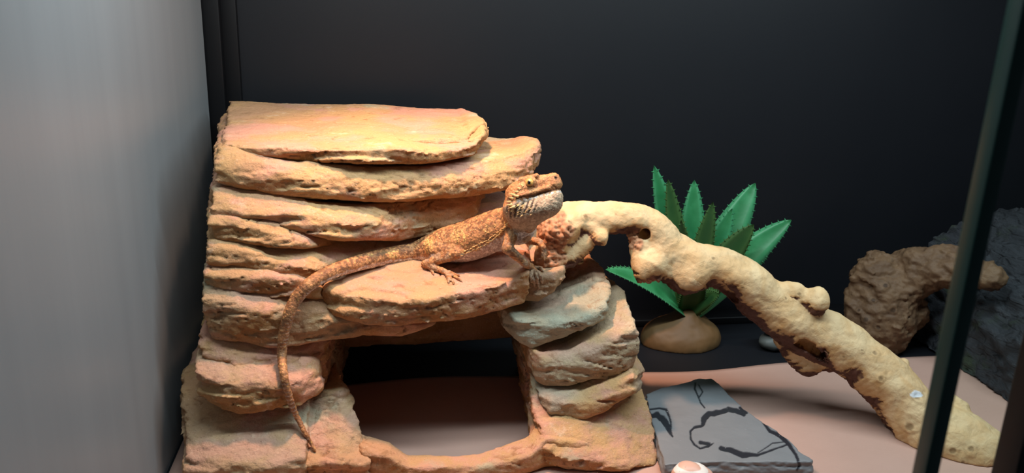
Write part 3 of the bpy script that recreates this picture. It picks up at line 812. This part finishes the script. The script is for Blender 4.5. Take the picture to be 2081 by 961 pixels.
    o = make(name, v, q, mat, origin=(float(S[n//2, 0]), float(S[n//2, 1]), floor), attrs=dict(bark=bark, knot=knot, red=rd, warm=warm, pale=pl))
    tag(o, label, 'driftwood'); return o

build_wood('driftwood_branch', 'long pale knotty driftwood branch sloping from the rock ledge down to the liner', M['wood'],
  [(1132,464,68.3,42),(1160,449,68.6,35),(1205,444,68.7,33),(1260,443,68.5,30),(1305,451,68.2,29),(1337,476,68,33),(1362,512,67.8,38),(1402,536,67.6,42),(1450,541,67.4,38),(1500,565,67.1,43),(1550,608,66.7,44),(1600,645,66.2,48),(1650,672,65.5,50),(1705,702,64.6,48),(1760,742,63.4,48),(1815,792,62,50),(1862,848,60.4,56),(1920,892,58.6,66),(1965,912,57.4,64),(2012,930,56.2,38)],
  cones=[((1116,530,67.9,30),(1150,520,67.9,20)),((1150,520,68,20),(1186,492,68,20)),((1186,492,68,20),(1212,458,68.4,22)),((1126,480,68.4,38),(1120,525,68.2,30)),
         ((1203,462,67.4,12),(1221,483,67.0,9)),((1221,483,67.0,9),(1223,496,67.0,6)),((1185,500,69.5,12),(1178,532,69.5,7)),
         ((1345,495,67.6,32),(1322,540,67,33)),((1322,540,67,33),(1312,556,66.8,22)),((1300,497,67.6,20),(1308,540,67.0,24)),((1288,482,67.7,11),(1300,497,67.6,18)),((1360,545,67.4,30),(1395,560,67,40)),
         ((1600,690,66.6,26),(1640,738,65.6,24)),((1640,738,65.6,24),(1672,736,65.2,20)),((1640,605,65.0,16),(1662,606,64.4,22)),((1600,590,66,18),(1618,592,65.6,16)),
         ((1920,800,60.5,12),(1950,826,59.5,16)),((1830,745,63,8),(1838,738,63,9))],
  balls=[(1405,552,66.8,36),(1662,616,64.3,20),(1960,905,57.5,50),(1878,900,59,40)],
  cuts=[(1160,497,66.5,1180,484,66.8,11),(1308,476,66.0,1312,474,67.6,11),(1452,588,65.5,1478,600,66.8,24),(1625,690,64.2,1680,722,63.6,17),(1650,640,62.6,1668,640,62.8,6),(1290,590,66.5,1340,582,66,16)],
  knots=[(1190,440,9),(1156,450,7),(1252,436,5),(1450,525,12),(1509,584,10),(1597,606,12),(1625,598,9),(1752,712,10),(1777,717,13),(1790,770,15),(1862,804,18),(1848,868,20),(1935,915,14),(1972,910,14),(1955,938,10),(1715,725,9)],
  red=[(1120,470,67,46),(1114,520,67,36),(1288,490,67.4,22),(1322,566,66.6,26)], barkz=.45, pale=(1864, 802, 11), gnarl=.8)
build_wood('driftwood_branch', 'darker gnarled driftwood piece leaning on the bark slab by the back wall', M['wood2'],
  [(1800,690,79.5,34),(1785,650,80,62),(1795,605,80.5,60),(1825,572,80.5,50),(1875,553,78.6,42),(1935,546,75.8,34),(1985,556,73.2,26),(2024,568,71.4,15)],
  cones=[((1775,560,81,40),(1790,545,81,34)),((1775,540,81,14),(1768,528,81,9)),((1750,580,81,16),(1738,568,81,8)),((1745,610,80.5,16),(1730,612,80.5,8)),((1845,545,79.5,14),(1850,528,79.5,8)),((1865,655,78.8,14),(1880,650,78.6,9)),((1840,640,79.2,40),(1868,635,78.6,20)),((1745,640,80,34),(1730,655,80,18)),((1765,585,81,40),(1740,598,81,16)),((1850,540,79.2,28),(1915,526,77.2,24)),((1915,526,77.2,22),(1952,518,76.2,12))],
  knots=[(1800,580,16),(1775,610,12),(1815,630,14),(1760,650,13),(1785,665,12),(1850,600,10),(1745,630,10),(1840,665,9)], gnarl=1.5, fine=.17, barkz=.9, floor=.02, seed=11.0)

# ------------------------------------------------------------------ cork bark arch against the back
def build_cork():
    nu, nv = 150, 150
    th = np.linspace(0, math.pi, nu)[:, None]; yy = np.linspace(63.0, 87.5, nv)[None, :]
    xc = 81+.06*(yy-75); 
    R = 15.0+0*th*yy
    cx, sx = np.cos(th), np.sin(th)
    X0 = xc-R*cx; Z0 = 15.2*np.abs(sx)**.9+0*yy
    d = .9*fbm(th*4.0, yy*.10, 1, 3)+.55*terrace(2.5*fbm(th*7, yy*.16, 5, 3), .3)*.5+.25*fbm(th*26, yy*.45, 3, 3)
    X = X0-cx*d; Z = Z0+sx*d
    Y = yy+.8*noise(th*5, yy*0, 2.)*((yy-75)/12)+0*th
    top = np.stack([X, Y+0*X, np.maximum(Z, .02)], -1).reshape(-1, 3)
    Xi, Zi = X0+cx*1.6, Z0-sx*1.6
    bot = np.stack([Xi+0*X, Y+0*X, np.maximum(Zi, .02)], -1).reshape(-1, 3)
    top[:, 2] = np.where(top[:, 0] < 66.6, np.maximum(top[:, 2], .36), top[:, 2]); bot[:, 2] = np.where(bot[:, 0] < 66.6, np.maximum(bot[:, 2], .36), bot[:, 2])
    I = np.arange(nu*nv).reshape(nu, nv); N = nu*nv
    q = np.stack([I[:-1, :-1], I[:-1, 1:], I[1:, 1:], I[1:, :-1]], -1).reshape(-1, 4)
    f = [q[:, ::-1], q+N]
    for e in (I[:, 0], I[-1, :], I[::-1, -1], I[0, ::-1]): f.append(np.stack([e[:-1], e[:-1]+N, e[1:]+N, e[1:]], -1)[:, ::-1])
    o = make('cork_bark', np.vstack([top, bot]), np.vstack(f), M['cork'], origin=(81, 75, 0))
    tag(o, 'dark grey arched slab of rough cork bark at the liner edge', 'bark')
build_cork()

# ------------------------------------------------------------------ plastic succulent on its resin foot
def build_plant():
    cen = V3(1385, 660, 84.0); cx, cy = float(cen[0]), 84.0
    root = thing('artificial_aloe', (cx, cy, 0), 'green plastic aloe with toothed leaves on a brown rock foot', 'plant')
    F = Field((cx-6.5, cy-6, -.6), (cx+6.5, cy+6, 5.5), .16)
    F.ball((cx, cy, .4), (5.0, 3.7, 3.2)); F.ball((cx+.5, cy, 2.4), (2.0, 1.8, 1.9), None, 1.0)
    near = np.argwhere(np.abs(F.v) < 1.5); X, Y, Z = (F.lo+F.h*near).T
    F.v[near[:, 0], near[:, 1], near[:, 2]] += (.35*noise(X*.22, Y*.22, Z*.22)+.06*fbm(X*.8, Y*.8, Z*.8, 2)).astype(np.float32)
    zz = F.lo[2]+F.h*np.arange(F.n[2]); F.v = np.maximum(F.v, (.0-zz)[None, None, :].astype(np.float32))
    v, q = F.mesh(); make('rock_foot', v, q, M_foot, root)
    crown = np.array([cx+.6, cy, 3.7])
    # tip in the photograph, its depth, width cm, bend, kind
    LV = [(1329,336,85.5,2.9,.3,0),(1357,364,84.0,2.5,.2,1),(1411,366,87,3.4,.1,0),(1449,410,82.6,2.6,.0,1),(1535,372,87,4.3,.5,0),(1488,424,84.2,3.2,.4,0),(1532,456,80.5,3.4,1.1,1),(1608,447,83,3.7,1.3,0),(1384,447,80.2,2.3,.1,1),(1560,520,85.5,2.4,1.0,0),(1231,548,80.5,2.8,1.9,0),(1462,598,80.3,2.2,.9,1),(1345,590,85.5,2.4,1.2,1),(1420,560,80.0,2.8,.6,1)]
    for k, (tx, ty, tY, W, bend, dk) in enumerate(LV):
        tip = V3(tx, ty, tY); n = 26
        t = np.linspace(0, 1, n)[:, None]
        mid = (crown+tip)/2+np.array([0, 0, bend])
        c = (1-t)**2*crown+2*t*(1-t)*mid+t**2*tip
        tan = np.gradient(c, axis=0); tan /= np.linalg.norm(tan, axis=1)[:, None]
        ref = -VF+np.array([0, 0, .35 if k != 10 else 1.2])
        nor = ref-(tan @ ref)[:, None]*tan; nor /= np.linalg.norm(nor, axis=1)[:, None]
        sd = np.cross(tan, nor)
        tt = t[:, 0]; w = 1.28*W/2*np.clip(1.0*(tt+.12)**.55*(1-tt)**.72*1.75, 0.015, None)
        prof = [(-1, .22, 1), (-.5, .03, .35), (0, -.06, 0), (.5, .03, .35), (1, .22, 1), (.5, -.16, .5), (0, -.30, .3), (-.5, -.16, .5)]
        vs = np.concatenate([c+sd*(w*a)[:, None]+nor*((w*b)*.9)[:, None] for a, b, e in prof]); m = len(prof)
        ed = np.concatenate([np.full(n, e) for a, b, e in prof]); fs = []
        for j in range(m):
            j2 = (j+1) % m
            for i in range(n-1): fs.append((j*n+i, j2*n+i, j2*n+i+1, j*n+i+1))
        fs.append(tuple(j*n for j in range(m))); fs.append(tuple(j*n+n-1 for j in reversed(range(m))))
        # marginal teeth
        vs = list(vs); ed = list(ed)
        for sgn, j in ((-1, 0), (1, 4)):
            for u in np.linspace(.28, .96, 15):
                i = u*(n-1); i0 = int(i); f = i-i0; i1 = min(i0+1, n-1)
                p = vs[j*n+i0]*(1-f)+vs[j*n+i1]*f
                d = sd[i0]*sgn*.9+tan[i0]*.55; b = len(vs)
                g = tan[i0]*.13
                vs += [p-g-sd[i0]*sgn*.1, p+g-sd[i0]*sgn*.1, p+nor[i0]*.08-sd[i0]*sgn*.1, p+d*.26]; ed += [1, 1, 1, 1.0]
                fs += [(b, b+1, b+3), (b+1, b+2, b+3), (b+2, b, b+3)]
        make('leaf', np.array(vs), fs, M['leaf_d'] if dk else M['leaf'], root, attrs=dict(edge=np.array(ed)))
M_foot = mat_plain('brown_resin_foot', (0.14, 0.078, 0.03), .55, .35, .35, 30)
build_plant()

# ------------------------------------------------------------------ slate tile
def build_slate():
    zt = 1.55
    pts = [(1314,800),(1345,788),(1392,776),(1420,769),(1446,769),(1462,780),(1480,800),(1515,832),(1551,857),(1586,880),(1609,898),(1622,915),(1652,934)]
    fr = [(1648,937),(1560,937),(1500,938),(1440,937),(1395,940),(1352,944),(1340,905),(1324,850)]
    P = [tuple(at_z(x, y, zt)[:2]) for x, y in pts+fr]; Pa = np.array(P)
    lo = np.r_[Pa.min(0)-.6, 0.0]; hi = np.r_[Pa.max(0)+.6, 2.1]
    F = Field(lo, hi, .1); sl, X, Y, Z = F.box(lo, hi)
    d2 = poly_sdf(X[:, :, 0], Y[:, :, 0], P)[:, :, None]+.10*fbm(X*.9, Y*.9, Z*2.5, 3)-.02
    d2 = d2-.25*smooth01((1.2-Z)/.5)*(1+noise(X*.7, Y*.7, 3.))*.6
    dz = np.maximum(Z-zt-.05*noise(X*.3, Y*.3, 0), .32-Z); k = .12; hh = np.maximum(k-np.abs(d2-dz), 0)/k
    F.v[sl] = np.maximum(d2, dz)+hh*hh*k*.25
    F.v[[0, -1]] = 9; F.v[:, [0, -1]] = 9; F.v[:, :, [0, -1]] = 9
    v, q = F.mesh(); n = normals(v, q)
    w = v-VC; dp = w @ VF; px = 1040.5+1600*(w @ VR)/dp; py = 480.5-1600*(w @ VU)/dp
    ink = np.zeros(len(v))
    ST = [[(1321,831,2),(1340,829,2),(1354,832,2.5),(1358,841,2.5),(1363,855,2),(1364,871,1.5)],[(1323,845,5),(1335,843,6),(1349,853,7),(1357,866,6),(1362,878,4),(1367,887,1.5)],
      [(1428,863,4),(1431,850,6),(1441,840,6),(1464,837,5),(1480,831,6),(1496,833,5),(1511,841,5)],[(1504,828,3),(1517,838,3)],
      [(1425,865,3),(1411,868,2.5),(1403,876,2),(1404,892,2),(1411,903,2),(1423,911,2),(1439,906,3),(1450,900,1)],[(1424,899,4),(1441,901,3)],
      [(1466,910,5),(1487,915,6),(1510,924,6),(1540,924,3),(1574,912,2),(1600,903,2)],[(1551,858,2),(1565,876,4),(1586,885,4.5),(1602,901,4),(1618,924,3),(1625,945,3),(1620,956,2)],
      [(1413,778,1.5),(1412,790,2),(1418,803,1.5),(1424,818,1.5),(1432,828,1.5)],[(1420,782,1.2),(1428,796,1.5),(1420,808,1.2)],[(1540,920,1.2),(1570,900,1.2),(1596,897,1.2)]]
    wob = 1+.35*noise(v[:, 0]*1.5, v[:, 1]*1.5, 0)
    for s_ in ST:
        for a, b in zip(s_[:-1], s_[1:]):
            ex, ey = b[0]-a[0], b[1]-a[1]; t = np.clip(((px-a[0])*ex+(py-a[1])*ey)/(ex*ex+ey*ey), 0, 1)
            r = (a[2]+(b[2]-a[2])*t)*wob; d = np.hypot(px-a[0]-t*ex, py-a[1]-t*ey)
            ink = np.maximum(ink, smooth01((r-d)/1.6+.5))
    v = v-n*(.05*ink)[:, None]+n*(.025*fbm(v[:, 0]*.9, v[:, 1]*.9, v[:, 2]*3, 3))[:, None]; v[:, 2] = np.maximum(v[:, 2], .30)
    o = make('slate_tile', v, q, M['slate'], origin=(float(Pa[:, 0].mean()), float(Pa[:, 1].mean()), .22), attrs=dict(ink=ink, blue=np.zeros(len(v))))
    tag(o, 'flat grey slate tile with dark crescent marks lying on the liner', 'slate tile')
build_slate()

# ------------------------------------------------------------------ small stones
def stone(name, c, r, ax, mat, label, cat, seed, floor=None, amp=.12):
    v, f = ball_mesh(c, r, ax, 40, 24); d = v-np.array(c); l = np.linalg.norm(d, axis=1)[:, None]
    v = v+d/l*(amp*fbm(v[:, 0]*.6+seed, v[:, 1]*.6, v[:, 2]*.6, 3)[:, None])
    if floor is not None: v[:, 2] = np.maximum(v[:, 2], floor)
    o = make(name, v, f, mat, origin=(float(c[0]), float(c[1]), float(v[:, 2].min()))); tag(o, label, cat); return o
def mat_striped():
    m = Mat('striped_stone', .4, .4); w = m.wave(26, 1.2, m.mapped((.35, .5, 1.6)), 3, 2.0, 'Z')
    c = m.mix(m.ramp(w, .3, .6), (0.70, 0.42, 0.32), (0.85, 0.80, 0.74)); c = m.mix(m.ramp(m.noise(70, 4), .64, .70, 0, .7), c, (0.20, 0.19, 0.19))
    m.color(c); return m.m
c = at_y(1408, 985, 54.2); tilt = Matrix.Rotation(math.radians(20), 3, 'Y'); A = np.array([tilt @ Vector(e) for e in ((1, 0, 0), (0, 1, 0), (0, 0, 1))])
stone('striped_stone', (c[0], c[1], 1.35), (2.0, 1.35, 1.25), A, mat_striped(), 'small pink and white striped stone lying in front of the slate tile', 'stone', 3.0, .36)
M_stone = mat_plain('grey_stone', (0.10, 0.115, 0.11), .5, .4, .3, 60)
c = at_z(1578, 716, 0); b0 = c+np.array([.2, 1.0, 1.0])
stone('grey_stone', b0, (2.0, 1.5, 1.05), None, M_stone, 'smooth grey stone on the black floor, the lower of two stacked', 'stone', 5.0, .0)
stone('grey_stone', b0+np.array([.25, .1, 1.85]), (2.3, 1.5, .95), None, M_stone, 'smooth grey stone resting on top of another grey stone', 'stone', 8.0, None)

# ------------------------------------------------------------------ sliding glass door at the front
def mat_glass():
    m = Mat('clear_glass', 0.0, .5); m.b.inputs['Transmission Weight'].default_value = 1.0; m.b.inputs['IOR'].default_value = 1.1
    m.color((0.93, 0.97, 0.95)); return m.m
gx = float(at_y(1992, 477, 25)[0])
door = thing('glass_door', (gx+12, 25, 0), 'sliding glass door pane with a dark green polished edge', 'glass door')
v, f = box_mesh((gx+.3, 25, .1), (gx+34, 25.5, ZT-1)); make('pane', v, f, mat_glass(), door, smooth=False)
v, f = box_mesh((gx-.32, 24.85, .1), (gx+.32, 25.65, ZT-1), .08); make('polished_edge', v, f, mat_plain('dark_green_glass_edge', (0.008, 0.045, 0.040), .35, .4), door)
px_ = float(at_y(2062, 880, 27.5)[0])
struct('trim_3', (px_, 27.0, 0), (px_+3.0, 28.4, ZT), M['trim'], .1, True)
